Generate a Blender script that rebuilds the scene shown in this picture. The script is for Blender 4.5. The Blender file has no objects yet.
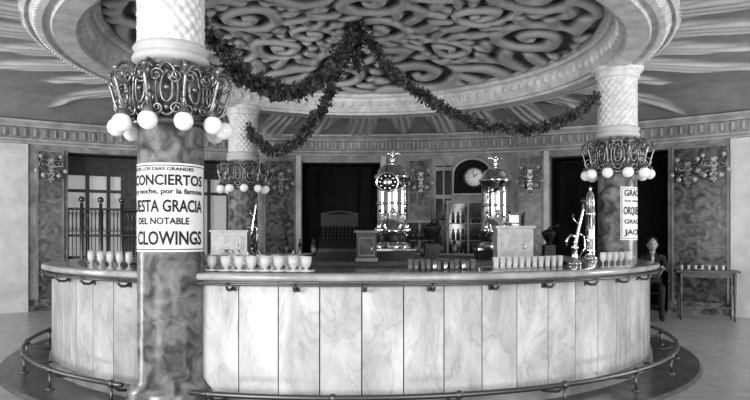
import bpy, math, random
import numpy as np
from mathutils import Vector, Matrix
random.seed(7)
PI=math.pi
F=639.0; CAMH=1.4
CX,CY=-0.27,8.73          # bar / ring centre
WX,WY,WR=-0.6,2.65,11.25  # room wall circle
sc=bpy.context.scene
try: sc.view_settings.view_transform='Standard'
except Exception: pass
try: sc.view_settings.look='Medium High Contrast'
except Exception: pass

# ------------------------------------------------------------ materials
def M(name,c,rough=.5,metal=0.,c2=None,scale=3.,dist=0.,lo=.35,hi=.65,bump=0.,bscale=20.,attr=None,emit=0.,alpha=1.,detail=8):
    m=bpy.data.materials.new(name); m.use_nodes=True
    nt=m.node_tree; N=nt.nodes; L=nt.links
    p=N['Principled BSDF']
    g=lambda v:(v,v,v,1)
    p.inputs['Base Color'].default_value=g(c)
    p.inputs['Roughness'].default_value=rough
    p.inputs['Metallic'].default_value=metal
    tc=N.new('ShaderNodeTexCoord')
    if c2 is not None:
        r=N.new('ShaderNodeValToRGB'); r.color_ramp.elements[0].position=lo; r.color_ramp.elements[1].position=hi
        r.color_ramp.elements[0].color=g(c); r.color_ramp.elements[1].color=g(c2)
        if attr:
            a=N.new('ShaderNodeAttribute'); a.attribute_name=attr
            n=N.new('ShaderNodeTexNoise'); n.inputs['Scale'].default_value=scale; n.inputs['Detail'].default_value=detail
            L.new(tc.outputs['Object'],n.inputs['Vector'])
            mx=N.new('ShaderNodeMath'); mx.operation='MULTIPLY_ADD'; mx.inputs[1].default_value=dist
            L.new(n.outputs['Fac'],mx.inputs[0]); L.new(a.outputs['Fac'],mx.inputs[2])
            L.new(mx.outputs[0],r.inputs['Fac'])
        else:
            n=N.new('ShaderNodeTexNoise'); n.inputs['Scale'].default_value=scale; n.inputs['Detail'].default_value=detail
            n.inputs['Distortion'].default_value=dist
            L.new(tc.outputs['Object'],n.inputs['Vector']); L.new(n.outputs['Fac'],r.inputs['Fac'])
        L.new(r.outputs['Color'],p.inputs['Base Color'])
    if bump>0:
        n2=N.new('ShaderNodeTexNoise'); n2.inputs['Scale'].default_value=bscale; n2.inputs['Detail'].default_value=6
        L.new(tc.outputs['Object'],n2.inputs['Vector'])
        b=N.new('ShaderNodeBump'); b.inputs['Strength'].default_value=bump; b.inputs['Distance'].default_value=.02
        L.new(n2.outputs['Fac'],b.inputs['Height']); L.new(b.outputs['Normal'],p.inputs['Normal'])
    if emit>0:
        p.inputs['Emission Color'].default_value=(1,1,1,1); p.inputs['Emission Strength'].default_value=emit
    if alpha<1: p.inputs['Alpha'].default_value=alpha
    return m

m_dark=M('dark_recess',.004,.9)
m_plaster=M('plaster_white',.62,.7,c2=.50,scale=4,bump=.15)
m_wall=M('wall_plaster',.17,.5,c2=.34,scale=3,dist=1.2,bump=.15)
m_frieze=M('frieze_plaster',.30,.6,c2=.46,scale=4,bump=.2)
m_plasterg=M('plaster_grey',.17,.7,c2=.30,scale=3,bump=.2)
m_ringw=M('ring_plaster',.80,.6,c2=.60,scale=6,bump=.35,bscale=14)
m_relief=M('toned_relief',.035,.38,c2=.62,attr='relief',scale=4,dist=.7,lo=.42,hi=1.40,bump=.5,bscale=16)  # tone follows carving height: grooves darkest, ridges palest
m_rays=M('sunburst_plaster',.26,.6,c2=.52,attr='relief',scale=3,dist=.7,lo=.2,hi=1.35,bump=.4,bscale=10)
m_marbled=M('dark_marble',.07,.25,c2=.32,scale=7,dist=.8,lo=.36,hi=.70)
m_step=M('step_marble',.05,.3,c2=.12,scale=5,dist=1.0)
m_marblew=M('wall_marble',.03,.3,c2=.20,scale=6,dist=1.2,lo=.38,hi=.70)
m_scale=M('carved_shaft',.80,.5,c2=.62,scale=12,bump=.2)
m_iron=M('aged_bronze',.22,.34,.75,c2=.40,scale=14)
m_rail=M('worn_brass_rail',.16,.42,.8)
m_globe=M('opal_glass',.85,.15,emit=.15)
m_globe2=M('unlit_globe',.36,.12)
m_chrome=M('polished_nickel',.85,.07,1.)
m_steel=M('brushed_nickel',.42,.3,1.)
m_black=M('black_enamel',.02,.3)
m_blackm=M('dark_iron',.025,.4,.4)
m_wood=M('dark_wood',.03,.4,c2=.06,scale=8)
m_slab=M('counter_slab',.36,.12,c2=.52,scale=6)
m_white=M('white_enamel',.75,.3)
m_wcab=M('grey_marble_box',.30,.3,c2=.46,scale=9,dist=1)
m_wcab2=M('dark_marble_box',.05,.3,c2=.10,scale=9,dist=1)
m_paper=M('poster_paper',.86,.8)
m_ink=M('printing_ink',.012,.6)
m_leaf=M('garland_leaf',.035,.55,c2=.17,scale=9)
m_curtain=M('heavy_curtain',.004,.95,c2=.008,scale=3)
m_pane=M('daylit_pane',.45,.3,emit=.22)
m_glassd=M('dim_glass',.03,.1)
m_glass2=M('tinted_glass',.20,.08,alpha=.6)
m_skin=M('skin',.36,.5); m_suit=M('dark_suit',.02,.8); m_hair=M('hair',.02,.6); m_shirt=M('shirt',.5,.8)
m_cloth=M('table_wood',.06,.4,c2=.12,scale=8)

def marble_panels():
    m=bpy.data.materials.new('light_marble_panels'); m.use_nodes=True
    nt=m.node_tree;N=nt.nodes;L=nt.links;p=N['Principled BSDF']; p.inputs['Roughness'].default_value=.16
    tc=N.new('ShaderNodeTexCoord'); a=N.new('ShaderNodeAttribute'); a.attribute_name='relief'
    sc_=N.new('ShaderNodeVectorMath'); sc_.operation='MULTIPLY'; sc_.inputs[1].default_value=(1,1,.45); L.new(tc.outputs['Object'],sc_.inputs[0])
    ad=N.new('ShaderNodeVectorMath'); ad.operation='MULTIPLY_ADD'; ad.inputs[1].default_value=(9,7,5)
    L.new(a.outputs['Color'],ad.inputs[0]); L.new(sc_.outputs[0],ad.inputs[2])
    n=N.new('ShaderNodeTexNoise'); n.inputs['Scale'].default_value=3.2;n.inputs['Detail'].default_value=11;n.inputs['Distortion'].default_value=.5
    n.inputs['Roughness'].default_value=.68
    L.new(ad.outputs[0],n.inputs['Vector'])
    r=N.new('ShaderNodeValToRGB'); e=r.color_ramp.elements
    e[0].position=.34;e[0].color=(.40,.40,.40,1);e[1].position=.64;e[1].color=(.70,.70,.70,1)
    L.new(n.outputs['Fac'],r.inputs['Fac'])
    n3=N.new('ShaderNodeTexNoise'); n3.inputs['Scale'].default_value=3.2;n3.inputs['Detail'].default_value=12;n3.inputs['Distortion'].default_value=1.0
    L.new(ad.outputs[0],n3.inputs['Vector'])
    r3=N.new('ShaderNodeValToRGB'); e=r3.color_ramp.elements; e[0].position=.48;e[0].color=(1,1,1,1); e[1].position=.52;e[1].color=(1,1,1,1)
    k=e.new(.5); k.color=(.82,.82,.82,1)
    L.new(n3.outputs['Fac'],r3.inputs['Fac'])
    mp=N.new('ShaderNodeMapRange'); mp.inputs['To Min'].default_value=.86; mp.inputs['To Max'].default_value=1.04
    L.new(a.outputs['Fac'],mp.inputs['Value'])
    v=N.new('ShaderNodeVectorMath'); v.operation='MULTIPLY'; L.new(r.outputs['Color'],v.inputs[0]); L.new(r3.outputs['Color'],v.inputs[1])
    v2=N.new('ShaderNodeVectorMath'); v2.operation='SCALE'; L.new(v.outputs[0],v2.inputs[0]); L.new(mp.outputs[0],v2.inputs['Scale'])
    L.new(v2.outputs[0],p.inputs['Base Color'])
    return m
m_panel=marble_panels()
def floor_mat():
    m=bpy.data.materials.new('tiled_floor'); m.use_nodes=True
    nt=m.node_tree;N=nt.nodes;L=nt.links;p=N['Principled BSDF']; p.inputs['Roughness'].default_value=.3
    tc=N.new('ShaderNodeTexCoord')
    b=N.new('ShaderNodeTexBrick'); b.offset=0; b.inputs['Scale'].default_value=1; b.inputs['Brick Width'].default_value=.8; b.inputs['Row Height'].default_value=.8
    b.inputs['Mortar Size'].default_value=.006; b.inputs['Color1'].default_value=(.46,.46,.46,1);b.inputs['Color2'].default_value=(.42,.42,.42,1);b.inputs['Mortar'].default_value=(.28,.28,.28,1)
    L.new(tc.outputs['Object'],b.inputs['Vector'])
    n=N.new('ShaderNodeTexNoise'); n.inputs['Scale'].default_value=5; n.inputs['Detail'].default_value=12; n.inputs['Distortion'].default_value=.4; n.inputs['Roughness'].default_value=.7
    L.new(tc.outputs['Object'],n.inputs['Vector'])
    r=N.new('ShaderNodeMapRange'); r.inputs['To Min'].default_value=.35;r.inputs['To Max'].default_value=1.5; L.new(n.outputs['Fac'],r.inputs['Value'])
    v=N.new('ShaderNodeVectorMath'); v.operation='SCALE'; L.new(b.outputs['Color'],v.inputs[0]); L.new(r.outputs[0],v.inputs['Scale'])
    L.new(v.outputs[0],p.inputs['Base Color'])
    return m
m_floor=floor_mat()

# ------------------------------------------------------------ mesh builder
class B:
    def __init__(s): s.v=[];s.f=[];s.m=[];s.s=[];s.a=[];s.M=None
    def add(s,vs,fs,m=0,sm=True,att=None):
        o=len(s.v)
        for i,v in enumerate(vs):
            if s.M is not None: v=tuple(s.M@Vector(v))
            s.v.append(tuple(v)); s.a.append(0. if att is None else (att if not hasattr(att,'__len__') else att[i]))
        for f in fs:
            s.f.append([o+i for i in f]); s.m.append(m); s.s.append(sm)
    def lathe(s,prof,seg=32,m=0,c=(0,0),a0=0,a1=2*PI,sm=True,cap=False):
        full=abs(a1-a0-2*PI)<1e-6; n=seg if full else seg+1
        vs=[]
        for r,z in prof:
            for i in range(n):
                a=a0+(a1-a0)*i/seg; vs.append((c[0]+r*math.cos(a),c[1]+r*math.sin(a),z))
        fs=[]
        for j in range(len(prof)-1):
            for i in range(seg):
                k=(i+1)%n if full else i+1
                fs.append([j*n+i,j*n+k,(j+1)*n+k,(j+1)*n+i])
        s.add(vs,fs,m,sm)
    def box(s,c,d,m=0,rot=0,taper=1.):
        cr,sr=math.cos(rot),math.sin(rot); vs=[]
        for z in (-1,1):
            t=1 if z<0 else taper
            for x,y in ((-1,-1),(1,-1),(1,1),(-1,1)):
                X=x*d[0]/2*t;Y=y*d[1]/2*t
                vs.append((c[0]+X*cr-Y*sr,c[1]+X*sr+Y*cr,c[2]+z*d[2]/2))
        s.add(vs,[[0,3,2,1],[4,5,6,7],[0,1,5,4],[1,2,6,5],[2,3,7,6],[3,0,4,7]],m,False)
    def arcbox(s,c,a0,a1,r0,r1,z0,z1,m=0,seg=8,att=None):
        vs=[];fs=[]
        for i in range(seg+1):
            a=a0+(a1-a0)*i/seg; ca,sa=math.cos(a),math.sin(a)
            for r,z in ((r0,z0),(r1,z0),(r1,z1),(r0,z1)): vs.append((c[0]+r*ca,c[1]+r*sa,z))
        for i in range(seg):
            for k in range(4):
                l=(k+1)%4; fs.append([i*4+k,i*4+l,(i+1)*4+l,(i+1)*4+k])
        fs.append([0,3,2,1]); e=seg*4; fs.append([e,e+1,e+2,e+3])
        s.add(vs,fs,m,False,att)
    def tube(s,pts,r,m=0,seg=8,closed=False):
        P=[Vector(p) for p in pts]; n=len(P)
        R=r if hasattr(r,'__len__') else [r]*n
        vs=[];fs=[];up=None
        for i in range(n):
            if closed: t=(P[(i+1)%n]-P[i-1])
            else: t=P[min(i+1,n-1)]-P[max(i-1,0)]
            if t.length<1e-9: t=Vector((0,0,1))
            t.normalize()
            if up is None:
                up=Vector((0,0,1)) if abs(t.z)<.9 else Vector((1,0,0))
            up=(up-t*up.dot(t))
            if up.length<1e-6: up=t.orthogonal()
            up.normalize(); sd=t.cross(up)
            for k in range(seg):
                a=2*PI*k/seg; vs.append(tuple(P[i]+(up*math.cos(a)+sd*math.sin(a))*R[i]))
        for i in range(n if closed else n-1):
            j=(i+1)%n
            for k in range(seg):
                l=(k+1)%seg; fs.append([i*seg+k,i*seg+l,j*seg+l,j*seg+k])
        if not closed:
            fs.append(list(range(seg))[::-1]); fs.append([(n-1)*seg+k for k in range(seg)])
        s.add(vs,fs,m,True)
    def sph(s,c,r,m=0,sc=(1,1,1),seg=16,rg=10,fn=None):
        vs=[];fs=[]
        for j in range(rg+1):
            t=PI*j/rg
            for i in range(seg):
                a=2*PI*i/seg; d=(math.sin(t)*math.cos(a),math.sin(t)*math.sin(a),math.cos(t))
                k=fn(d) if fn else 1
                vs.append((c[0]+r*sc[0]*d[0]*k,c[1]+r*sc[1]*d[1]*k,c[2]+r*sc[2]*d[2]*k))
        for j in range(rg):
            for i in range(seg):
                l=(i+1)%seg; fs.append([j*seg+i,(j+1)*seg+i,(j+1)*seg+l,j*seg+l])
        s.add(vs,fs,m,True)
    def mesh(s,name,mats,org=(0,0,0)):
        me=bpy.data.meshes.new(name)
        me.from_pydata([(v[0]-org[0],v[1]-org[1],v[2]-org[2]) for v in s.v],[],s.f)
        for m in mats: me.materials.append(m)
        me.polygons.foreach_set('material_index',s.m); me.polygons.foreach_set('use_smooth',s.s)
        if any(s.a):
            at=me.attributes.new('relief','FLOAT','POINT'); at.data.foreach_set('value',s.a)
        me.update(); return me
    def obj(s,name,mats,org=(0,0,0),parent=None,bev=0):
        me=s.mesh(name,mats,org); o=bpy.data.objects.new(name,me); sc.collection.objects.link(o); o.location=org
        if parent: o.parent=parent
        if bev:
            b=o.modifiers.new('bevel','BEVEL'); b.width=bev; b.segments=2; b.limit_method='ANGLE'
        return o
def inst(name,me,loc,rz=0,scl=1,parent=None):
    o=bpy.data.objects.new(name,me); sc.collection.objects.link(o); o.location=loc; o.rotation_euler=(0,0,rz); o.scale=(scl,)*3
    if parent:o.parent=parent
    return o
def wallphi(px,off=0):
    k=(px-375)/F; R=WR-off
    a=k*k+1; b=-2*(k*WX+WY); c=WX*WX+WY*WY-R*R
    t=(-b+math.sqrt(b*b-4*a*c))/(2*a)
    return math.atan2(t-WY,k*t-WX)
def wpt(px,off=0):
    a=wallphi(px,off); R=WR-off
    return WX+R*math.cos(a),WY+R*math.sin(a),a
def spiral(cx,cy,r0,r1,turns,st,n=28,hand=1):
    return [(cx+(r0+(r1-r0)*i/n)*math.cos(st+hand*2*PI*turns*i/n),cy+(r0+(r1-r0)*i/n)*math.sin(st+hand*2*PI*turns*i/n)) for i in range(n+1)]

# ------------------------------------------------------------ floor
b=B(); b.add([(-13,-9,0),(13,-9,0),(13,15,0),(-13,15,0)],[[0,1,2,3]],0,False); b.obj('floor',[m_floor])
b=B(); b.lathe([(0.01,.03),(4.20,.03),(4.23,.0)],128,0,(CX,CY),sm=False); b.obj('floor_ring_step',[m_step])

# ------------------------------------------------------------ ceiling (sunburst outer part)
ZR=3.88
b=B(); NA=1200; NT=44; vs=[];at=[];fs=[]
ZC=3.6
rg=random.Random(5); NR=34
rl=[rg.uniform(.9,1.5) if k%2 else rg.uniform(1.9,3.0) for k in range(NR+1)]
for j in range(NT+1):
    t=j/NT
    for i in range(NA):
        th=2*PI*i/NA; dx,dy=math.cos(th),math.sin(th)
        ox,oy=CX-WX,CY-WY; bb=ox*dx+oy*dy; D=-bb+math.sqrt(bb*bb-(ox*ox+oy*oy)+WR*WR)
        r=3.9+(D-3.9)*(t**1.3)
        q=(r-3.9)
        ph=th*NR/(2*PI)+.05*math.sin(q*3.0+1.3)
        k=int(math.floor(ph))%NR; fr=abs(ph-math.floor(ph)-.5)
        ln=rl[k]
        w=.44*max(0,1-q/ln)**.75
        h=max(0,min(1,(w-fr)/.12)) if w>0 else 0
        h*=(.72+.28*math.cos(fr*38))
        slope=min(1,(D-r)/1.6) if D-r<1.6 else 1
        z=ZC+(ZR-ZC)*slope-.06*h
        vs.append((CX+r*dx,CY+r*dy,z)); at.append(h+.001)
for j in range(NT):
    for i in range(NA):
        l=(i+1)%NA; fs.append([j*NA+i,(j+1)*NA+i,(j+1)*NA+l,j*NA+l])
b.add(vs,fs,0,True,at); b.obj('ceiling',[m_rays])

# domed rococo relief inside the ring: large irregular volutes with leafy rims
b=B(); NA=800; NT=190; vs=[];at=[];fs=[]
rg=random.Random(21)
cent=[]
for n,rr,ro,sg,pt in ((8,2.50,0,.62,.34),(7,1.50,.5,.55,.30),(3,.60,.2,.45,.28)):
    for k in range(n):
        a=2*PI*(k+ro+rg.uniform(-.16,.16))/n+.2; q=rr+rg.uniform(-.2,.2); f_=rg.uniform(.78,1.30)
        cent.append((q*math.cos(a),q*math.sin(a),rg.choice((-1,1)),sg*f_,pt*f_,rg.uniform(0,6.28)))
J,I=np.meshgrid(np.arange(NT+1),np.arange(NA),indexing='ij')
R=3.30*J/NT+.001; TH=2*PI*I/NA; X0=R*np.cos(TH); Y0=R*np.sin(TH)
X=X0+.07*np.sin(Y0*3.1+1)+.03*np.sin(Y0*7.3+X0*2); Y=Y0+.07*np.sin(X0*2.7+.4)+.03*np.sin(X0*6.1-Y0*3)
num=np.zeros_like(X); den=np.zeros_like(X)
for (x,y,hd,sg,pt,a) in cent:
    dx=X-x;dy=Y-y; rho=np.sqrt(dx*dx+dy*dy); phi=np.arctan2(dy,dx)
    w=np.exp(-((rho/sg)**2)*5.0)+1e-30
    f=np.cos(2*PI*rho/pt-hd*phi-a)
    g_=np.cos(12*phi+hd*rho*10+a)*.8
    s_=np.clip((rho-.72*sg)/(.35*sg),0,1); s_=s_*s_*(3-2*s_)
    num+=w*(f*(1-s_)+g_*s_); den+=w
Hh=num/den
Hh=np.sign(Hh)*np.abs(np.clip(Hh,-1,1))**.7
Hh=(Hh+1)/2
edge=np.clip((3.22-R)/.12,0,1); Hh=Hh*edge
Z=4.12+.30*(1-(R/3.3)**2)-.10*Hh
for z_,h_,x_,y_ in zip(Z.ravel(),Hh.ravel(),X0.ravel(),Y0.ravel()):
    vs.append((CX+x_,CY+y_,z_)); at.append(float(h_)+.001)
for j in range(NT):
    for i in range(NA):
        l=(i+1)%NA; fs.append([j*NA+i,(j+1)*NA+i,(j+1)*NA+l,j*NA+l])
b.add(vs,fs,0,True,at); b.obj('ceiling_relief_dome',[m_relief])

# ring beam
b=B()
prof=[(4.02,3.92),(4.02,3.84),(3.97,3.81),(3.94,3.84),(3.90,3.80),(3.86,3.76),(3.80,3.75),(3.78,3.78),(3.72,3.78),(3.70,3.74),(3.46,3.74),(3.44,3.78),(3.40,3.78),(3.385,3.80),(3.37,3.84),(3.38,3.86),(3.36,4.02),(3.32,4.05),(3.28,4.05),(3.26,4.10),(3.20,4.12),(3.17,4.17),(3.22,4.2)]
b.lathe(prof,160,0,(CX,CY),sm=False)
n=120
for i in range(n):
    a=2*PI*i/n
    b.sph((CX+3.375*math.cos(a),CY+3.375*math.sin(a),3.94),.05,0,(1,1,1.3),6,5)
    b.sph((CX+3.875*math.cos(a),CY+3.875*math.sin(a),3.775),.022,0,(1,1,1),6,4)
    b.sph((CX+3.875*math.cos(a+PI/n),CY+3.875*math.sin(a+PI/n),3.775),.022,0,(1,1,1),6,4)
b.obj('ceiling_ring_cornice',[m_ringw])

# ------------------------------------------------------------ walls
A0,A1=-.55,PI+.55
ops=[(68,150,3.08,'w'),(190,228,3.05,'w'),(302,380,3.04,'c'),(434,453,2.95,'d'),(550,606,3.06,'c'),(628,668,3.08,'c')]
b=B()
TOP=3.22
cur=A1
wc=(WX,WY)
for (p0,p1,zt,k) in ops:
    h,l=wallphi(p0),wallphi(p1)
    b.arcbox(wc,h,cur,WR,WR+.3,0,TOP,0,max(2,int((cur-h)/.03)))
    b.arcbox(wc,l,h,WR,WR+.3,zt,TOP,0,6)
    if k=='c': b.arcbox(wc,l,h,WR+.9,WR+.95,0,zt,1,6); b.arcbox(wc,l-.01,l,WR+.2,WR+.95,0,zt,1,1); b.arcbox(wc,h,h+.01,WR+.2,WR+.95,0,zt,1,1); b.arcbox(wc,l,h,WR+.3,WR+.95,zt,zt+.05,1,4)
    cur=l
b.arcbox(wc,A0,cur,WR,WR+.3,0,TOP,0,60)
b.obj('wall_back',[m_wall,m_dark])
b=B()
b.lathe([(WR+.02,3.62),(WR-.22,3.62),(WR-.22,3.58),(WR-.18,3.56),(WR-.12,3.52),(WR-.12,3.50),(WR-.05,3.49),(WR-.05,3.30),(WR-.10,3.28),(WR-.10,3.25),(WR-.04,3.22),(WR-.03,3.19),(WR+.02,3.19)],260,0,wc,A0,A1,sm=False)
n=int((A1-A0)*WR/.17)
for i in range(n):
    a=A0+(A1-A0)*(i+.5)/n; w=.055/WR
    b.arcbox(wc,a-w,a+w,WR-.085,WR-.04,3.31,3.48,1,1)
    b.arcbox(wc,a-w*.35,a+w*.35,WR-.10,WR-.05,3.33,3.46,0,1)
b.obj('trim_frieze',[m_frieze,m_plasterg])
b=B(); 
cur=A1
for (p0,p1,zt,k) in ops:
    h,l=wallphi(p0),wallphi(p1); b.arcbox(wc,h,cur,WR-.03,WR+.02,0,.22,0,max(2,int((cur-h)/.04))); cur=l
b.arcbox(wc,A0,cur,WR-.03,WR+.02,0,.22,0,50); b.obj('baseboard_back',[m_marbled])
b=B()
for (p0,p1) in ((36,64),(264,296),(408,431),(518,544),(672,730)):
    h,l=wallphi(p0),wallphi(p1)
    b.arcbox(wc,l,h,WR-.03,WR+.01,.22,3.10,0,6)
    e=.04/WR
    for (q0,q1,z0,z1) in ((l,l+e,.22,3.10),(h-e,h,.22,3.10),(l,h,3.06,3.10)):
        b.arcbox(wc,q0,q1,WR-.055,WR-.02,z0,z1,1,3)
b.obj('trim_marble_pilasters',[m_marblew,m_plasterg])
b=B()
for (p0,p1) in ((-40,28),(731,752),(296,301),(381,386),(544,549)):
    h,l=wallphi(p0),wallphi(p1); b.arcbox(wc,l,h,WR-.05,WR+.01,.22,3.18,0,4); b.arcbox(wc,l,h,WR-.08,WR+.01,0,.3,0,4); b.arcbox(wc,l,h,WR-.08,WR+.01,3.0,3.08,0,4)
b.obj('trim_white_pilasters',[m_plaster])
for wi,(p0,p1,zt,k) in enumerate([o for o in ops if o[3]=='w']):
    h,l=wallphi(p0),wallphi(p1); b=B()
    b.arcbox(wc,l,h,WR+.86,WR+.88,0,zt,0,6)
    for a_ in (l-.01,h): b.arcbox(wc,a_,a_+.01,WR+.25,WR+.88,0,zt,1,1)
    b.arcbox(wc,l,h,WR+.25,WR+.88,zt,zt+.05,1,4)
    nm=4 if wi==0 else 2; e=.035/WR
    for i in range(nm+1):
        a=l+(h-l)*i/nm; b.arcbox(wc,a-e,a+e,WR+.68,WR+.76,0,zt,1,1)
    for z in (.9,2.35,zt-.06): b.arcbox(wc,l,h,WR+.68,WR+.76,z,z+.06,1,6)
    b.arcbox(wc,l,h,WR+.70,WR+.73,2.70,zt,1,6); b.arcbox(wc,l,h,WR+.70,WR+.73,0,1.0,1,6)
    if wi==0:
        b.arcbox(wc,l,l+(h-l)*.35,WR+.70,WR+.73,1.0,zt,1,3)
    b.obj('window_%d'%(wi+1),[m_pane,m_wood])
# balcony railing in the left opening
h,l=wallphi(69),wallphi(150); b=B()
pol=lambda a,r,z:(WX+r*math.cos(a),WY+r*math.sin(a),z)
for z in (1.02,1.45,1.98): b.tube([pol(l+(h-l)*i/10,WR+.12,z) for i in range(11)],.022,0,6)
n=22
for i in range(n+1):
    a=l+(h-l)*i/n; b.tube([pol(a,WR+.12,0),pol(a,WR+.12,1.98)],.009,0,6)
    if i<n:
        am=l+(h-l)*(i+.5)/n
        b.tube([pol(am+.032/WR*math.cos(t),WR+.12,1.72+.2*math.sin(t)) for t in [2*PI*q/14 for q in range(14)]],.007,0,5,True)
for px in (82,101,122):
    a=wallphi(px); b.tube([pol(a,WR+.12,0),pol(a,WR+.12,2.1)],.032,0,8); b.sph(pol(a,WR+.12,2.17),.06,0,seg=10,rg=8)
b.obj('balcony_railing',[m_rail])
h,l=wallphi(434),wallphi(453); b=B(); e=.035/WR
b.arcbox(wc,l,h,WR+.12,WR+.14,0,2.95,1,4)
for a in (l,(l+h)/2-e/2,h-e): b.arcbox(wc,a,a+e,WR+.05,WR+.13,0,2.95,0,1)
for z in (0,.9,1.6,2.25,2.85): b.arcbox(wc,l,h,WR+.05,WR+.13,z,z+.08,0,3)
b.arcbox(wc,l,h,WR+.07,WR+.12,.1,.9,0,3)
b.sph((WX+(WR+.03)*math.cos(l+e*2),WY+(WR+.03)*math.sin(l+e*2),1.05),.03,0)
b.obj('door_1',[m_frieze,m_glassd])
for (p0,p1,zt,k) in ops:
    if k!='c': continue
    h,l=wallphi(p0),wallphi(p1); b=B(); vs=[];fs=[];n=160
    for i in range(n+1):
        t=i/n; a=l+(h-l)*t; s_=math.sin(t*PI*(h-l)*WR*6)
        for j in range(9):
            z=.03+(zt-.08)*j/8; gather=1-.10*math.sin(PI*j/8)
            rr=WR+.6+.035*s_*gather+.012*math.sin(t*77+j)
            vs.append((WX+rr*math.cos(a),WY+rr*math.sin(a),z))
    for i in range(n):
        for j in range(8): fs.append([i*9+j,(i+1)*9+j,(i+1)*9+j+1,i*9+j+1])
    b.add(vs,fs,0,True)
    b.tube([(WX+(WR+.6)*math.cos(l+(h-l)*i/6),WY+(WR+.6)*math.sin(l+(h-l)*i/6),zt-.05) for i in range(7)],.02,1)
    b.obj('curtain',[m_curtain,m_blackm])

# ------------------------------------------------------------ columns
cols=[(-1.665,5.22),(-2.42,11.72),(3.42,9.02)]
CR=.262
b=B()
b.lathe([(0.001,0),(.36,0),(.36,.10),(.33,.14),(.34,.18),(.30,.22),(CR,.27),(CR,2.83)],48,0)
vs=[];fs=[];n=128;nz=60
for j in range(nz+1):
    z=2.93+(3.66-2.93)*j/nz
    for i in range(n):
        a=2*PI*i/n; k=abs(math.sin(9*a+z*30)*math.sin(9*a-z*30))**.5
        r=.250+.020*k; vs.append((r*math.cos(a),r*math.sin(a),z))
for j in range(nz):
    for i in range(n): l=(i+1)%n; fs.append([j*n+i,j*n+l,(j+1)*n+l,(j+1)*n+i])
b.add(vs,fs,1,True)
b.lathe([(CR,2.80),(.29,2.81),(.305,2.84),(.29,2.87),(.275,2.88),(.29,2.90),(.30,2.92),(.28,2.95),(.25,2.96)],48,2)
b.lathe([(.25,3.62),(.29,3.63),(.30,3.66),(.29,3.69),(.33,3.72),(.35,3.75),(.35,3.80),(.01,3.80)],48,1)
col_me=b.mesh('column',[m_marbled,m_scale,m_plaster])
for c in cols: inst('column',col_me,(c[0],c[1],0))

b=B(); mi=0
for z in (2.36,2.78):
    b.lathe([(.26,z-.03),(.30,z-.02),(.31,z),(.30,z+.02),(.26,z+.03)],48,0)
def P3(a,r,z): return (r*math.cos(a),r*math.sin(a),z)
NG=10
for k in range(NG):
    a=2*PI*k/NG+.16
    b.tube([P3(a,x,z) for x,z in spiral(.39,2.71,.10,.02,1.6,PI*.9,30,-1)],.012,0,6)
    b.tube([P3(a,x,z) for x,z in spiral(.37,2.51,.085,.02,1.5,PI*1.1,26,1)],.011,0,6)
    b.tube([P3(a,r,z) for r,z in ((.27,2.45),(.34,2.42),(.40,2.45),(.43,2.52),(.45,2.60),(.47,2.66),(.47,2.72))],.013,0,6)
    b.tube([P3(a,r,z) for r,z in ((.28,2.78),(.35,2.81),(.42,2.80),(.47,2.74))],.012,0,6)
    b.sph(P3(a,.47,2.75),.022,0,seg=8,rg=6)
    b.tube([P3(a,.42,2.50),P3(a,.42,2.43)],.01,0,6)
    b.M=Matrix.Translation(P3(a,.42,0)); b.lathe([(.001,2.445),(.03,2.44),(.042,2.42),(.045,2.39)],12,0); b.M=None
    b.sph(P3(a,.42,2.335),.074,1,seg=16,rg=12)
    a2=a+PI/NG
    for hw,hh,zc,rr in ((.085,.20,2.59,.34),(.045,.11,2.60,.345)):
        b.tube([P3(a2+hw/rr*math.cos(t),rr,zc+hh*math.sin(t)) for t in [2*PI*i/22 for i in range(22)]],.011,0,6,True)
    for zc in (2.45,2.60,2.72): b.sph(P3(a2,.345,zc),.024,0,seg=8,rg=6)
    for sgn in(-1,1):
        b.tube([P3(a2+sgn*(.07+x)/.36,.36,2.44+z) for x,z in spiral(0,0,.05,.012,1.4,0,18,sgn)],.009,0,5)
        b.tube([P3(a2+sgn*(.07+x)/.40,.40,2.68+z) for x,z in spiral(0,0,.055,.012,1.4,PI,18,sgn)],.009,0,5)
ch_me=b.mesh('column_chandelier',[m_iron,m_globe])
for i,c in enumerate(cols): inst('column_chandelier',ch_me,(c[0],c[1],-.045),rz=.05+i*.35)

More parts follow.
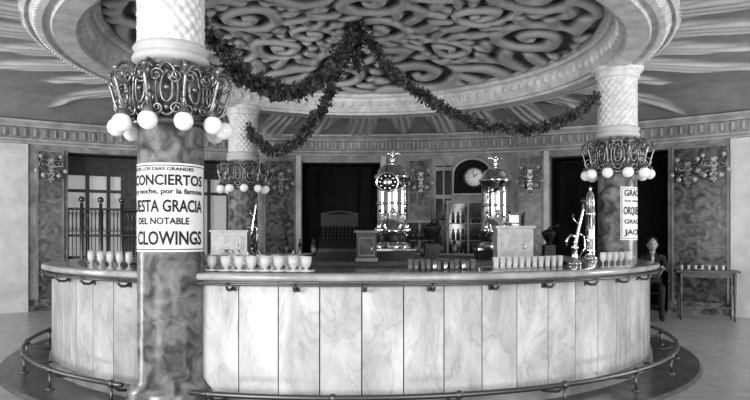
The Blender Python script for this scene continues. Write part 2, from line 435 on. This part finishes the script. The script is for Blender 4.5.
# ------------------------------------------------------------ posters
def text_mesh(body):
    cu=bpy.data.curves.new('t','FONT'); cu.body=body; cu.offset=.022; cu.resolution_u=3
    o=bpy.data.objects.new('t',cu); sc.collection.objects.link(o)
    dg=bpy.context.evaluated_depsgraph_get(); me=bpy.data.meshes.new_from_object(o.evaluated_get(dg))
    vs=[tuple(v.co) for v in me.vertices]; fs=[list(p.vertices) for p in me.polygons]
    bpy.data.objects.remove(o); bpy.data.meshes.remove(me); return vs,fs
def poster(c,u0,u1,z0,z1,lines,name='poster'):
    beta=math.atan2(-c[1],-c[0]); b=B(); r=CR+.003
    ct=lambda u,z,rr:(c[0]+rr*math.cos(beta+u/CR),c[1]+rr*math.sin(beta+u/CR),z)
    n=40; vs=[];fs=[]
    for i in range(n+1):
        u=u0+(u1-u0)*i/n; vs+= [ct(u,z0,r),ct(u,z1,r)]
    for i in range(n): fs.append([i*2,i*2+2,i*2+3,i*2+1])
    b.add(vs,fs,0,True)
    bw=.007
    for z in (z0+.02,z1-.02):
        vs=[];fs=[]
        for i in range(n+1):
            u=u0+.02+(u1-u0-.04)*i/n; vs+=[ct(u,z-bw/2,r+.002),ct(u,z+bw/2,r+.002)]
        for i in range(n): fs.append([i*2,i*2+2,i*2+3,i*2+1])
        b.add(vs,fs,1,False)
    for u in (u0+.02,u1-.02):
        b.add([ct(u-bw/2,z0+.02,r+.002),ct(u+bw/2,z0+.02,r+.002),ct(u+bw/2,z1-.02,r+.002),ct(u-bw/2,z1-.02,r+.002)],[[0,1,2,3]],1,False)
    for (txt,uc,w,zc,h) in lines:
        vs,fs=text_mesh(txt)
        xs=[v[0] for v in vs]; ys=[v[1] for v in vs]; x0,x1,y0,y1=min(xs),max(xs),min(ys),max(ys)
        nv=[ct(uc-w/2+w*(v[0]-x0)/(x1-x0), zc-h/2+h*(v[1]-y0)/(y1-y0), r+.004) for v in vs]
        b.add(nv,fs,1,False)
    return b.obj(name,[m_paper,m_ink],org=(c[0],c[1],(z0+z1)/2))
zz=lambda y:1.4+(238-y)/128
poster(cols[0],-.62,.34,zz(252),zz(163),[
 ('TODOS LOS DIAS GRANDES',-.12,.6,zz(169),.028),('LES CONCIERTOS',-.13,.82,zz(180),.085),('tarde y noche, por la famosa',-.10,.76,zz(192),.055),
 ('ORQUESTA GRACIA',-.15,.86,zz(207),.115),('DEL NOTABLE',-.08,.44,zz(221),.055),('Dr. CLOWINGS',-.11,.76,zz(238),.11)])
z2=lambda y:1.4+(238-y)/71
poster(cols[2],.04,.50,z2(240),z2(188),[('GRACIA',.27,.36,z2(194),.09),('hoy concierto',.27,.34,z2(202),.04),('ORQUESTA',.27,.38,z2(212),.13),('GRACIA',.27,.36,z2(222),.06),('JACK',.25,.32,z2(233),.10)])

# ------------------------------------------------------------ bar counter
b=B(); cc=(CX,CY)
b.lathe([(3.66,.03),(3.66,1.06),(3.60,1.06),(3.60,.03)],160,3,cc,sm=False)
NP=70; gap=.009/3.7
rng=random.Random(3)
for i in range(NP):
    a0=2*PI*i/NP; a1=2*PI*(i+1)/NP
    b.arcbox(cc,a0+gap/2,a1-gap/2,3.655,3.70,.13,1.055,0,4,att=rng.random()*.95+.03)
b.lathe([(3.64,.03),(3.725,.03),(3.725,.12),(3.70,.135),(3.66,.135)],160,4,cc,sm=False)
b.lathe([(3.0,1.055),(3.0,1.10),(3.02,1.12),(3.77,1.12),(3.80,1.11),(3.805,1.09),(3.80,1.07),(3.77,1.058),(3.66,1.055)],200,1,cc)
b.lathe([(3.76,1.05),(3.785,1.05),(3.785,1.035),(3.72,1.03),(3.70,1.03)],200,2,cc,sm=False)
b.tube([(CX+3.80*math.cos(t),CY+3.80*math.sin(t),1.035) for t in [2*PI*i/200 for i in range(200)]],.011,2,6,True)
for i in range(44):
    a=2*PI*i/44+.05
    b.tube([(CX+r*math.cos(a),CY+r*math.sin(a),z) for r,z in ((3.70,1.01),(3.75,.985),(3.80,.99),(3.83,1.02),(3.825,1.05))],.012,2,6)
    b.arcbox(cc,a-.006,a+.006,3.70,3.715,.975,1.03,2,1)
b.lathe([(3.05,.03),(3.05,1.055)],120,3,cc,sm=False)
b.obj('bar_counter',[m_panel,m_slab,m_rail,m_wood,m_plasterg],org=(CX,CY,0))
b=B()
ac=math.atan2(cols[0][1]-CY,cols[0][0]-CX); gapc=.085
b.tube([(CX+3.98*math.cos(t),CY+3.98*math.sin(t),.21) for t in [ac+gapc+(2*PI-2*gapc)*i/200 for i in range(201)]],.022,0,8)
for i in range(26):
    a=2*PI*i/26+.11
    if abs((a-ac+PI)%(2*PI)-PI)<gapc: continue
    f=lambda r,z:(CX+r*math.cos(a),CY+r*math.sin(a),z)
    b.tube([f(3.98,.19),f(3.98,.03)],.014,0,6)
    b.tube([f(3.98,.2),f(3.9,.14),f(3.80,.12),f(3.72,.11)],.013,0,6)
    b.sph(f(3.98,.21),.034,0,seg=8,rg=6)
    b.sph(f(3.98,.035),.04,0,(1,1,.4),8,6)
b.obj('foot_rail',[m_rail],org=(CX,CY,0))

b=B()
b.lathe([(2.28,.03),(2.28,.2),(2.25,.22),(2.25,1.05)],96,0,cc,sm=False)
for i in range(36):
    a=2*PI*i/36; b.arcbox(cc,a+.015,a+.16,2.25,2.275,.27,.98,0,3)
b.lathe([(.01,1.12),(2.32,1.12),(2.35,1.10),(2.35,1.07),(2.32,1.05),(2.25,1.05)],96,1,cc)
b.obj('service_island',[m_wood,m_step],org=(CX,CY,0))

# ------------------------------------------------------------ espresso machines: tall plain polished boilers
def espresso(loc,s,disc):
    b=B(); 
    b.box((0,0,.06),(.46,.40,.12),2); b.box((0,0,.13),(.49,.43,.025),0)
    b.lathe([(.10,.14),(.21,.145),(.22,.17),(.20,.20),(.175,.22),(.175,.34),(.19,.35),(.195,.37),(.19,.39),(.17,.40),(.168,.62),(.168,.84),(.168,1.02),(.185,1.03),(.20,1.05),(.20,1.075),(.185,1.09),(.165,1.10),(.16,1.14),(.135,1.19),(.09,1.225),(.04,1.24),(.025,1.25),(.022,1.28),(.04,1.29),(.03,1.305),(.001,1.31)],48,0)
    b.lathe([(.168,.70),(.176,.71),(.176,.73),(.168,.74)],48,0)
    b.lathe([(.176,.23),(.180,.24),(.180,.32),(.176,.33)],48,2)
    b.sph((0,0,1.345),.028,0,(.8,1.1,1.2),10,8); b.sph((0,-.02,1.385),.015,0,seg=8,rg=6)
    for sx in(-1,1):
        b.tube([(sx*.01,0,1.345),(sx*.045,.0,1.375),(sx*.075,.005,1.37),(sx*.085,.01,1.34)],[.016,.014,.010,.004],0,6)
    for k in (-1,1):
        a=-PI/2+k*.62; ca,sa=math.cos(a),math.sin(a)
        f=lambda r,z:(r*ca,r*sa,z)
        b.tube([f(.15,.47),f(.23,.47),f(.26,.44),f(.26,.40)],.022,0,8)
        b.M=Matrix.Translation(f(.26,0)); b.lathe([(.001,.41),(.042,.41),(.046,.38),(.04,.34),(.02,.33),(.012,.30),(.001,.30)],14,0); b.M=None
        b.tube([f(.29,.37),f(.36,.365),f(.40,.36)],[.012,.017,.013],1,8)
        b.tube([f(.16,.56),f(.21,.57),f(.23,.60)],.009,0,6); b.sph(f(.23,.62),.02,1,seg=8,rg=6)
    b.tube([(0,-.16,.62),(0,-.19,.62)],.04,0,20); b.tube([(0,-.19,.62),(0,-.194,.62)],.032,3,20)
    if disc:
        b.tube([(-.06,-.13,.98),(-.06,-.22,.98)],.12,0,30); b.tube([(-.06,-.22,.98),(-.06,-.226,.98)],[.105,.105],2,30)
        b.tube([(-.06+.115*math.cos(t),-.222,.98+.115*math.sin(t)) for t in [2*PI*i/30 for i in range(30)]],.014,0,6,True)
        b.sph((-.06,-.228,.98),.05,0,(1,.3,1),14,8)
        for k in range(10):
            t=k*PI/5; b.sph((-.06+.078*math.cos(t),-.228,.98+.078*math.sin(t)),.016,0,(1,.4,1),8,5)
    o=b.obj('espresso_machine',[m_chrome,m_black,m_blackm,m_wcab]); o.location=loc; o.scale=(s,s,1.0); return o
espresso((.225,8.25,1.12),1.18,True)
espresso((1.64,8.72,1.12),1.10,False)
b=B()
b.box((0,0,.05),(.58,.46,.10),0); b.box((0,0,.12),(.54,.42,.04),1)
b.add([(-.26,-.20,.14),(.26,-.20,.14),(.26,.2,.14),(-.26,.2,.14),(-.26,-.16,.24),(.26,-.16,.24),(.24,.02,.44),(-.24,.02,.44),(.24,.2,.44),(-.24,.2,.44)],
 [[0,1,5,4],[4,5,6,7],[7,6,8,9],[9,8,2,3],[0,4,7,9,3],[1,2,8,6,5]],0,False)
for r in range(4):
    for k in range(9):
        t=(r+.5)/4; b.tube([(-.2+k*.05,-.16+.18*t,.24+.2*t),(-.2+k*.05,-.18+.18*t,.26+.2*t)],.008,2,8)
b.box((0,.09,.52),(.50,.16,.16),0); b.box((0,.005,.52),(.42,.01,.09),3)
b.tube([(-.25,.09,.60),(-.12,.09,.625),(0,.09,.64),(.12,.09,.625),(.25,.09,.60)],.018,1,8)
b.tube([(.29,-.02,.25),(.33,-.02,.25),(.34,-.1,.30)],.012,1,6); b.sph((.34,-.11,.31),.025,0)
o=b.obj('cash_register',[m_blackm,m_wood,m_rail,m_glassd]); o.location=(-.48,8.6,1.12)
def chest(loc,d,mm):
    b=B(); w,dp,h=d
    b.box((0,0,h/2),(w,dp,h),0); b.box((0,0,h+.015),(w+.05,dp+.05,.03),1); b.box((0,0,.02),(w+.03,dp+.03,.04),1)
    b.box((0,-dp/2-.006,h*.52),(w*.78,.012,h*.66),1); b.box((0,-dp/2-.014,h*.52),(w*.68,.012,h*.56),0)
    b.tube([(w*.25,-dp/2-.02,h*.5),(w*.25,-dp/2-.045,h*.5),(w*.25,-dp/2-.045,h*.38),(w*.25,-dp/2-.02,h*.38)],.008,2,6)
    o=b.obj('ice_cabinet',[mm,m_wcab if mm is m_wcab else m_plasterg,m_steel],bev=.006); o.location=loc
chest((-.10,7.70,1.12),(.24,.22,.34),m_wcab2); chest((1.72,7.98,1.12),(.44,.30,.40),m_wcab); chest((-2.42,10.75,1.12),(.60,.30,.38),m_wcab)
def grinder(loc,s=1):
    b=B(); b.box((0,0,.10),(.20,.20,.20),0); b.box((0,0,.01),(.26,.26,.02),0); b.box((0,-.105,.08),(.14,.012,.08),1); b.sph((0,-.12,.08),.012,1,seg=8,rg=6)
    b.lathe([(.09,.20),(.05,.23),(.05,.26),(.10,.33),(.13,.42),(.13,.44),(.08,.47),(.02,.49),(.015,.52),(.001,.53)],24,1)
    b.tube([(0,0,.52),(.10,0,.54),(.16,0,.53)],.01,1,6); b.sph((.16,0,.56),.025,0,(1,1,1.4))
    o=b.obj('coffee_grinder',[m_blackm,m_blackm]); o.location=loc; o.scale=(s,)*3
grinder((.78,8.75,1.12),1.0); grinder((2.72,10.0,1.12),.85)

# ------------------------------------------------------------ beer taps
def bullet_tap(loc,h):
    b=B()
    b.lathe([(.001,0),(.10,0),(.10,.02),(.07,.04),(.06,.08),(.075,.10),(.062,.13),(.062,.62*h),(.07,.64*h),(.07,.67*h),(.06,.69*h),(.06,.82*h),(.055,.90*h),(.04,.96*h),(.02,.99*h),(.015,1.01*h),(.025,1.03*h),(.001,1.06*h)],28,0)
    k,z=-1,.30
    b.tube([(k*.04,-.05,z),(k*.08,-.11,z),(k*.08,-.13,z-.03),(k*.08,-.13,z-.10)],.013,0,8)
    b.tube([(k*.08,-.12,z),(k*.08,-.12,z+.08)],[.008,.015],1,8)
    o=b.obj('beer_tap_tower',[m_chrome,m_black]); o.location=loc
bullet_tap((2.88,8.55,1.12),.92)
def swan_tap(loc,h,mir=1):
    b=B()
    b.lathe([(.001,0),(.075,0),(.075,.02),(.04,.04),(.03,.08),(.028,.16),(.04,.18),(.03,.2),(.001,.2)],20,0)
    b.tube([(0,0,.18),(mir*.015,0,.35*h),(mir*.05,0,.6*h),(mir*.085,0,.8*h),(mir*.09,0,.93*h)],[.024,.022,.018,.014,.012],0,10)
    b.sph((mir*.09,0,.96*h),.026,1,(1,1,1.3))
    b.tube([(mir*.02,0,.42*h),(-mir*.05,-.02,.44*h),(-mir*.09,-.03,.38*h),(-mir*.10,-.03,.28*h)],.014,0,8)
    b.tube([(mir*.05,0,.6*h),(-mir*.0,0,.66*h),(-mir*.02,0,.72*h)],.009,0,8); b.sph((-mir*.02,0,.74*h),.016,1)
    b.tube([(mir*.03,0,.5*h),(mir*.10,0,.42*h),(mir*.11,0,.25*h),(mir*.05,0,.08)],.008,0,6)
    o=b.obj('soda_tap',[m_chrome,m_black]); o.location=loc
swan_tap((2.10,6.72,1.12),.70); swan_tap((-2.20,11.35,1.12),1.08)

# ------------------------------------------------------------ glassware
def cup(b,x,y,z,s=1):
    b.M=Matrix.Translation((x,y,z))@Matrix.Rotation(random.random()*6,4,'Z')@Matrix.Scale(s,4)
    b.lathe([(.001,.006),(.035,.004),(.062,.012),(.066,.018),(.060,.017),(.035,.010),(.001,.010)],16,0)
    b.lathe([(.001,.011),(.024,.011),(.026,.016),(.012,.022),(.012,.03),(.030,.045),(.038,.075),(.041,.115),(.038,.115),(.034,.075),(.026,.05),(.001,.042)],16,1)
    b.tube([(.038,0,.10),(.062,0,.095),(.064,0,.07),(.036,0,.058)],.005,1,6)
    b.tube([(.0,.02,.06),(.01,.03,.12),(.02,.045,.155)],[.003,.003,.006],2,5)
    b.M=None
def tumbler(b,x,y,z,s=1,m=1):
    b.M=Matrix.Translation((x,y,z))@Matrix.Scale(s,4)
    b.lathe([(.001,.003),(.026,.003),(.028,.01),(.036,.12),(.033,.12),(.025,.015),(.001,.015)],14,m); b.M=None
def stem(b,x,y,z,s=1,m=1):
    b.M=Matrix.Translation((x,y,z))@Matrix.Scale(s,4)
    b.lathe([(.001,.004),(.032,.002),(.03,.006),(.006,.012),(.005,.055),(.018,.065),(.032,.09),(.033,.13),(.030,.16),(.027,.16),(.030,.12),(.016,.072),(.001,.065)],14,m); b.M=None
gm=[m_white,M('cup_glass',.85,.08,alpha=.5),m_steel,m_glass2]
def oncounter(px,r):
    k=(px-375)/F; a=k*k+1; bb=-2*(k*CX+CY); c=CX*CX+CY*CY-r*r
    t=(-bb-math.sqrt(max(0,bb*bb-4*a*c)))/(2*a); return k*t,t
b=B()
for i in range(8):
    x,y=oncounter(212+i*13.6+random.uniform(-1.5,1.5),3.60); cup(b,x,y,1.12,1.15)
for i in range(7):
    x,y=oncounter(219+i*13.8+random.uniform(-2,2),3.42); cup(b,x,y,1.12,1.15)
for i in range(5):
    x,y=oncounter(229+i*16,3.24); cup(b,x,y,1.12,1.15)
b.obj('coffee_cup_rows',gm)
b=B()
for i in range(5):
    for r in (3.66,3.54,3.42):
        x,y=oncounter(91+i*9.5,r); stem(b,x,y,1.12,.95)
b.obj('stemmed_glass_rows',gm)
b=B()
for i in range(12):
    for r in (3.24,3.14,3.05):
        x,y=oncounter(411+i*5.7+random.uniform(-1,1),r); tumbler(b,x,y,1.12,.62+.2*random.random(),3 if random.random()<.75 else 2)
b.obj('shot_glass_rows',gm)
b=B()
for i in range(11):
    for r in (3.22,3.08):
        x,y=oncounter(496+i*6.4,r); tumbler(b,x,y,1.12,.85)
b.obj('tumbler_rows',gm)
b=B()
for i in range(5):
    x,y=oncounter(603+i*6,3.62); stem(b,x,y,1.12,.9)
b.obj('stemmed_glass_rows',gm)
def bottle(b,x,y,z,s=1,m=0):
    b.M=Matrix.Translation((x,y,z))@Matrix.Scale(s,4)
    b.lathe([(.001,0),(.036,0),(.038,.01),(.038,.17),(.03,.20),(.014,.23),(.013,.28),(.017,.285),(.016,.30),(.001,.30)],14,m)
    b.lathe([(.0385,.05),(.0388,.05),(.0388,.13),(.0385,.13)],14,1); b.M=None
b=B()
for k in range(14):
    a=PI/2+(-.55+k*.075); bottle(b,CX+3.25*math.cos(a),CY+3.25*math.sin(a),1.12,.85+.2*random.random())
b.obj('bottle_row',[m_glassd,m_plasterg])
b=B()
for k in range(9):
    a=.95+k*.13; bottle(b,CX+1.75*math.cos(a),CY+1.75*math.sin(a),1.12,.8+.2*random.random())
b.obj('bottle_row',[m_glassd,m_plasterg])

# ------------------------------------------------------------ back cabinets & clock
def back_cab(px,w,h,dp,name='glazed_cabinet'):
    x,y,a=wpt(px,.04+dp/2); b=B()
    b.box((0,0,h/2),(w,dp*.9,h*.98),2)
    b.box((0,0,.05),(w+.04,dp+.02,.10),0); b.box((0,0,h),(w+.08,dp+.06,.06),0); b.box((0,0,.95),(w+.04,dp+.04,.05),0)
    nn=max(2,round(w/.42))
    for i in range(nn+1):
        X=-w/2+w*i/nn; b.box((X,-dp/2+.01,h/2),(.04,.04,h),0)
    for i in range(nn):
        X=-w/2+w*(i+.5)/nn; b.box((X,-dp/2+.015,.5),(w/nn*.7,.03,.65),0)
        for z in (1.35,1.7): 
            if z<h-.1: b.box((X,-dp/2+.02,z),(w/nn-.03,.02,.02),0)
        for z in (.98,1.36,1.71):
            if z<h-.25:
                for k in range(3): 
                    b.M=Matrix.Translation((X+(k-1)*.1,-dp/2-.03,z))
                    b.lathe([(.001,0),(.03,0),(.03,.13),(.012,.18),(.012,.23),(.001,.23)],8,1); b.M=None
    o=b.obj(name,[m_plasterg,m_glassd,m_glassd]); o.location=(x,y,0); o.rotation_euler=(0,0,a-PI/2); return o
back_cab(469,.85,2.15,.35); back_cab(420,.55,1.75,.3); back_cab(507,.55,1.9,.3)
x,y,a=wpt(472,.05); b=B()
def Rr(o): o.location=(x,y,2.66); o.rotation_euler=(0,0,a-PI/2)
pts=[(-.40,-.34),(.40,-.34),(.40,.1)]+[(.40*math.cos(t),.1+.32*math.sin(t)) for t in [PI*i/16 for i in range(1,16)]]+[(-.40,.1)]
n=len(pts); b.add([(p[0],-.02,p[1]) for p in pts]+[(p[0],.05,p[1]) for p in pts],[list(range(n))]+[[i,(i+1)%n,n+(i+1)%n,n+i] for i in range(n)],0,False)
b.tube([(p[0],-.03,p[1]) for p in pts],.03,1,8,True)
b.tube([(.21*math.cos(t)+.05,-.06,.02+.21*math.sin(t)) for t in [2*PI*i/36 for i in range(36)]],.028,2,8,True)
b.tube([(.05,-.02,.02),(.05,-.07,.02)],.19,3,36)
for k in range(12):
    t=k*PI/6; b.tube([(.05+.14*math.cos(t),-.073,.02+.14*math.sin(t)),(.05+.17*math.cos(t),-.073,.02+.17*math.sin(t))],.006,0,4)
b.tube([(.05,-.078,.02),(.05+.07,-.078,.02+.07)],.007,0,4); b.tube([(.05,-.078,.02),(.05-.03,-.078,.02+.14)],.005,0,4)
Rr(b.obj('wall_clock',[m_dark,m_frieze,m_black,m_paper]))
b=B()
b.lathe([(.001,0),(.06,.0),(.08,.01),(.001,.02)],16,0)
b.box((0,-.01,.0),(.10,.02,.42),0)
for sx in (-1,1):
    b.tube([(sx*(.12+u),-.03,.08+v) for u,v in spiral(0,0,.11,.02,1.6,PI,26,-1)],.012,0,6)
    b.tube([(sx*(.10+u),-.03,-.10+v) for u,v in spiral(0,0,.09,.02,1.5,PI,22,1)],.011,0,6)
    b.tube([(sx*.02,-.02,0),(sx*.10,-.10,.05),(sx*.2,-.13,.06),(sx*.25,-.14,.02)],.012,0,6)
    b.tube([(sx*.02,-.02,-.05),(sx*.08,-.14,-.04),(sx*.13,-.18,-.08)],.011,0,6)
    b.sph((sx*.25,-.14,-.04),.048,1,seg=12,rg=8); b.sph((sx*.13,-.18,-.13),.048,1,seg=12,rg=8)
    b.sph((sx*.17,-.10,.24),.045,1,seg=12,rg=8); b.tube([(sx*.12,-.03,.12),(sx*.16,-.08,.16),(sx*.17,-.10,.20)],.01,0,6)
b.sph((0,-.05,-.24),.03,0)
sm=b.mesh('wall_sconce',[m_iron,m_globe2])
for px,z in ((51,2.72),(281,2.60),(421,2.60),(530,2.60),(714,2.66),(688,2.60)):
    x,y,a=wpt(px,.07); inst('wall_sconce',sm,(x,y,z),a-PI/2)

# ------------------------------------------------------------ garlands
def garland(p0,p1,sag,n,seed):
    rr=random.Random(seed); b=B(); P=[]
    for i in range(41):
        t=i/40; x=p0[0]+(p1[0]-p0[0])*t; y=p0[1]+(p1[1]-p0[1])*t; z=p0[2]+(p1[2]-p0[2])*t-sag*(4*t*(1-t))**.85
        P.append(Vector((x+.02*math.sin(t*31),y,z+.015*math.sin(t*23))))
    b.tube(P,.022,0,6)
    for k in range(n):
        t=rr.random()*40; i=min(39,int(t)); c=P[i].lerp(P[i+1],t-i)
        clump=.6+.5*abs(math.sin(t*.9+seed))
        d=Vector((rr.gauss(0,1),rr.gauss(0,1),rr.gauss(-.2,1))).normalized(); c=c+d*rr.uniform(.01,.085)*clump
        s=rr.uniform(.03,.07); u=(d+Vector((rr.gauss(0,.5),rr.gauss(0,.5),rr.gauss(0,.5)))).normalized(); w=u.orthogonal().normalized(); w.rotate(Matrix.Rotation(rr.random()*6.28,3,u)); nn=u.cross(w)
        vs=[c,c+u*s*.5+w*s*.42+nn*s*.12,c+u*s*1.15-nn*s*.15,c+u*s*.5-w*s*.42+nn*s*.12,c+u*s*.6]
        b.add([tuple(v) for v in vs],[[0,1,4],[1,2,4],[2,3,4],[3,0,4]],0,False)
    return b.obj('leaf_garland',[m_leaf])
apex=(CX,CY,4.36)
for i,c in enumerate(cols):
    dx,dy=CX-c[0],CY-c[1]; L_=math.hypot(dx,dy); e=(c[0]+dx/L_*.28,c[1]+dy/L_*.28,3.42)
    garland(apex,e,[.86,.98,.90][i],[3200,2800,2700][i],i+2)
garland((CX,CY,4.36),(CX+.02,CY+.02,3.72),0,500,11)

# ------------------------------------------------------------ side table + chair + man
b=B()
b.box((0,0,.83),(.98,.46,.035),0); b.box((0,0,.77),(.86,.36,.09),0)
for sx in(-1,1):
    for sy in(-1,1):
        b.M=Matrix.Translation((sx*.41,sy*.17,0)); b.lathe([(.001,0),(.018,0),(.022,.05),(.016,.1),(.022,.4),(.03,.5),(.022,.56),(.028,.6),(.028,.8)],10,0); b.M=None
b.box((0,0,.2),(.82,.03,.03),0)
o=b.obj('side_table',[m_cloth]); o.location=(5.70,11.0,0); o.rotation_euler=(0,0,-.35)
b=B()
for k in range(7): tumbler(b,5.33+k*.10,11.10-k*.036,.848,.7,1)
b.M=Matrix.Translation((5.55,10.96,.848)); b.lathe([(.001,0),(.05,0),(.10,.02),(.11,.025),(.05,.01),(.001,.01)],18,0); b.M=None
b.obj('table_glassware',gm)
mx,my=4.83,11.15; mrz=-1.9
b=B()
b.lathe([(.001,.44),(.20,.44),(.21,.455),(.20,.47),(.001,.47)],24,0)
for a in (PI/4,3*PI/4,5*PI/4,7*PI/4):
    b.tube([(.15*math.cos(a),.15*math.sin(a),.45),(.21*math.cos(a),.21*math.sin(a),0)],[.018,.013],0,8)
b.tube([(.16*math.cos(t),.16*math.sin(t),.22) for t in [2*PI*i/24 for i in range(24)]],.01,0,6,True)
b.tube([(-.15,-.15,.45),(-.21,-.16,.7),(-.24,-.12,.86),(-.25,0,.90),(-.24,.12,.86),(-.21,.16,.7),(-.15,.15,.45)],.014,0,8)
b.tube([(-.17,-.08,.46),(-.225,-.07,.7),(-.24,0,.78),(-.225,.07,.7),(-.17,.08,.46)],.010,0,8)
o=b.obj('bentwood_chair',[m_wood]); o.location=(mx,my,0); o.rotation_euler=(0,0,mrz)
man=bpy.data.objects.new('seated_man',None); sc.collection.objects.link(man); man.location=(mx,my,0); man.rotation_euler=(0,0,mrz)
J=[(0,0,.56),(.0,0,.70),(.03,0,.90),(.05,0,1.05),(.08,0,1.16)]
Rj=[(.14,.15),(.11,.14),(.12,.16),(.075,.10),(.048,.05)]
E=[(0,1),(1,2),(2,3),(3,4)]
for s in(-1,1):
    o0=len(J)
    J+=[(.04,s*.17,1.05),(.14,s*.23,.84),(.36,s*.13,.90)]; Rj+=[(.062,.062),(.045,.045),(.03,.03)]
    E+=[(3,o0),(o0,o0+1),(o0+1,o0+2)]
    J+=[(.03,s*.10,.555),(.42,s*.12,.56),(.40,s*.12,.12),(.40,s*.12,.06),(.54,s*.13,.045)]; Rj+=[(.095,.095),(.068,.068),(.042,.042),(.045,.045),(.035,.04)]
    E+=[(0,o0+3),(o0+3,o0+4),(o0+4,o0+5),(o0+5,o0+6),(o0+6,o0+7)]
me=bpy.data.meshes.new('body'); me.from_pydata(J,E,[]); me.materials.append(m_suit)
bo=bpy.data.objects.new('body',me); sc.collection.objects.link(bo); bo.parent=man
bo.modifiers.new('skin','SKIN')
if not me.skin_vertices:
    bpy.context.view_layer.objects.active=bo; bo.select_set(True); bpy.ops.mesh.customdata_skin_add()
sv=me.skin_vertices[0].data
for i,r in enumerate(Rj): sv[i].radius=r; sv[i].use_root=(i==0)
ss=bo.modifiers.new('sub','SUBSURF'); ss.levels=2; ss.render_levels=2
b=B()
def hf(d):
    k=1.0
    if d[0]>0: k*=1-.06*abs(d[1])
    if d[2]<-.3: k*=1-.12*(-d[2]-.3)
    return k
hc=(.115,0,1.285)
b.sph(hc,.105,0,(1.0,.80,1.2),20,16,hf)
b.tube([(.07,0,1.12),(.085,0,1.20)],.05,0,12)
b.add([(hc[0]+.098,0,hc[2]+.025),(hc[0]+.128,0,hc[2]-.022),(hc[0]+.098,.017,hc[2]-.025),(hc[0]+.098,-.017,hc[2]-.025)],[[0,1,2],[0,3,1],[1,3,2]],0,True)
for s in(-1,1):
    b.sph((hc[0]+.088,s*.034,hc[2]+.01),.012,1,seg=8,rg=6); b.sph((hc[0],s*.084,hc[2]-.005),.026,0,(.7,.35,1.1),8,6)
b.sph((hc[0]+.09,0,hc[2]-.055),.022,2,(.4,1,.25),8,6)
b.sph((hc[0]-.022,0,hc[2]+.035),.104,1,(1.0,.86,1.04),16,12)
b.obj('head',[m_skin,m_hair,m_wood],parent=man)
b=B()
for s in(-1,1):
    wx,wy,wz=.36,s*.13,.90
    b.tube([(wx-.02,wy,wz),(wx+.02,wy,wz)],[.034,.03],1,10)
    b.sph((wx+.055,wy-s*.005,wz-.005),.04,0,(1.1,.85,.42),12,8)
    for k,(off,ln) in enumerate(((-.03,.055),(-.011,.072),(.009,.078),(.028,.068))):
        oy=wy-s*off; b.tube([(wx+.075,oy,wz),(wx+.095+ln*.3,oy,wz+.006),(wx+.09+ln*.7,oy,wz-.006),(wx+.085+ln,oy,wz-.026)],[.0095,.009,.008,.006],0,8)
    b.tube([(wx+.03,wy-s*.03,wz),(wx+.06,wy-s*.055,wz-.01),(wx+.088,wy-s*.062,wz-.02)],[.012,.010,.008],0,8)
b.tube([(.10,-.0,1.10),(.13,0,1.04),(.14,0,.95)],[.03,.03,.01],1,8)
b.obj('hands_and_cuffs',[m_skin,m_shirt],parent=man)

# ------------------------------------------------------------ lights
def area(name,loc,tgt,size,sy,e):
    l=bpy.data.lights.new(name,'AREA'); l.shape='RECTANGLE'; l.size=size; l.size_y=sy; l.energy=e
    o=bpy.data.objects.new(name,l); sc.collection.objects.link(o); o.location=loc
    o.rotation_euler=(Vector(tgt)-Vector(loc)).to_track_quat('-Z','Y').to_euler(); return o
area('window_light_rear_left',(-6,-4,2.0),(-.5,8.7,1.6),4,2.4,760)
area('window_light_rear_right',(5,-4,2.0),(.5,8.7,1.8),4,2.4,400)
area('window_light_right',(9.3,6.5,2.0),(5,9.5,.3),2.5,2.4,280)
area('window_light_left',(-9.8,6.5,2.0),(-6,11,1.6),2.0,2.4,230)
w=bpy.data.worlds.new('w'); sc.world=w; w.use_nodes=True; w.node_tree.nodes['Background'].inputs[0].default_value=(1,1,1,1); w.node_tree.nodes['Background'].inputs[1].default_value=.6

# ------------------------------------------------------------ camera
cd=bpy.data.cameras.new('camera'); cam=bpy.data.objects.new('camera',cd); sc.collection.objects.link(cam)
cam.location=(0,0,CAMH); cam.rotation_euler=(PI/2,0,0); cd.sensor_width=36; cd.lens=36*F/750; cd.shift_y=38/750; cd.clip_start=.05
sc.camera=cam
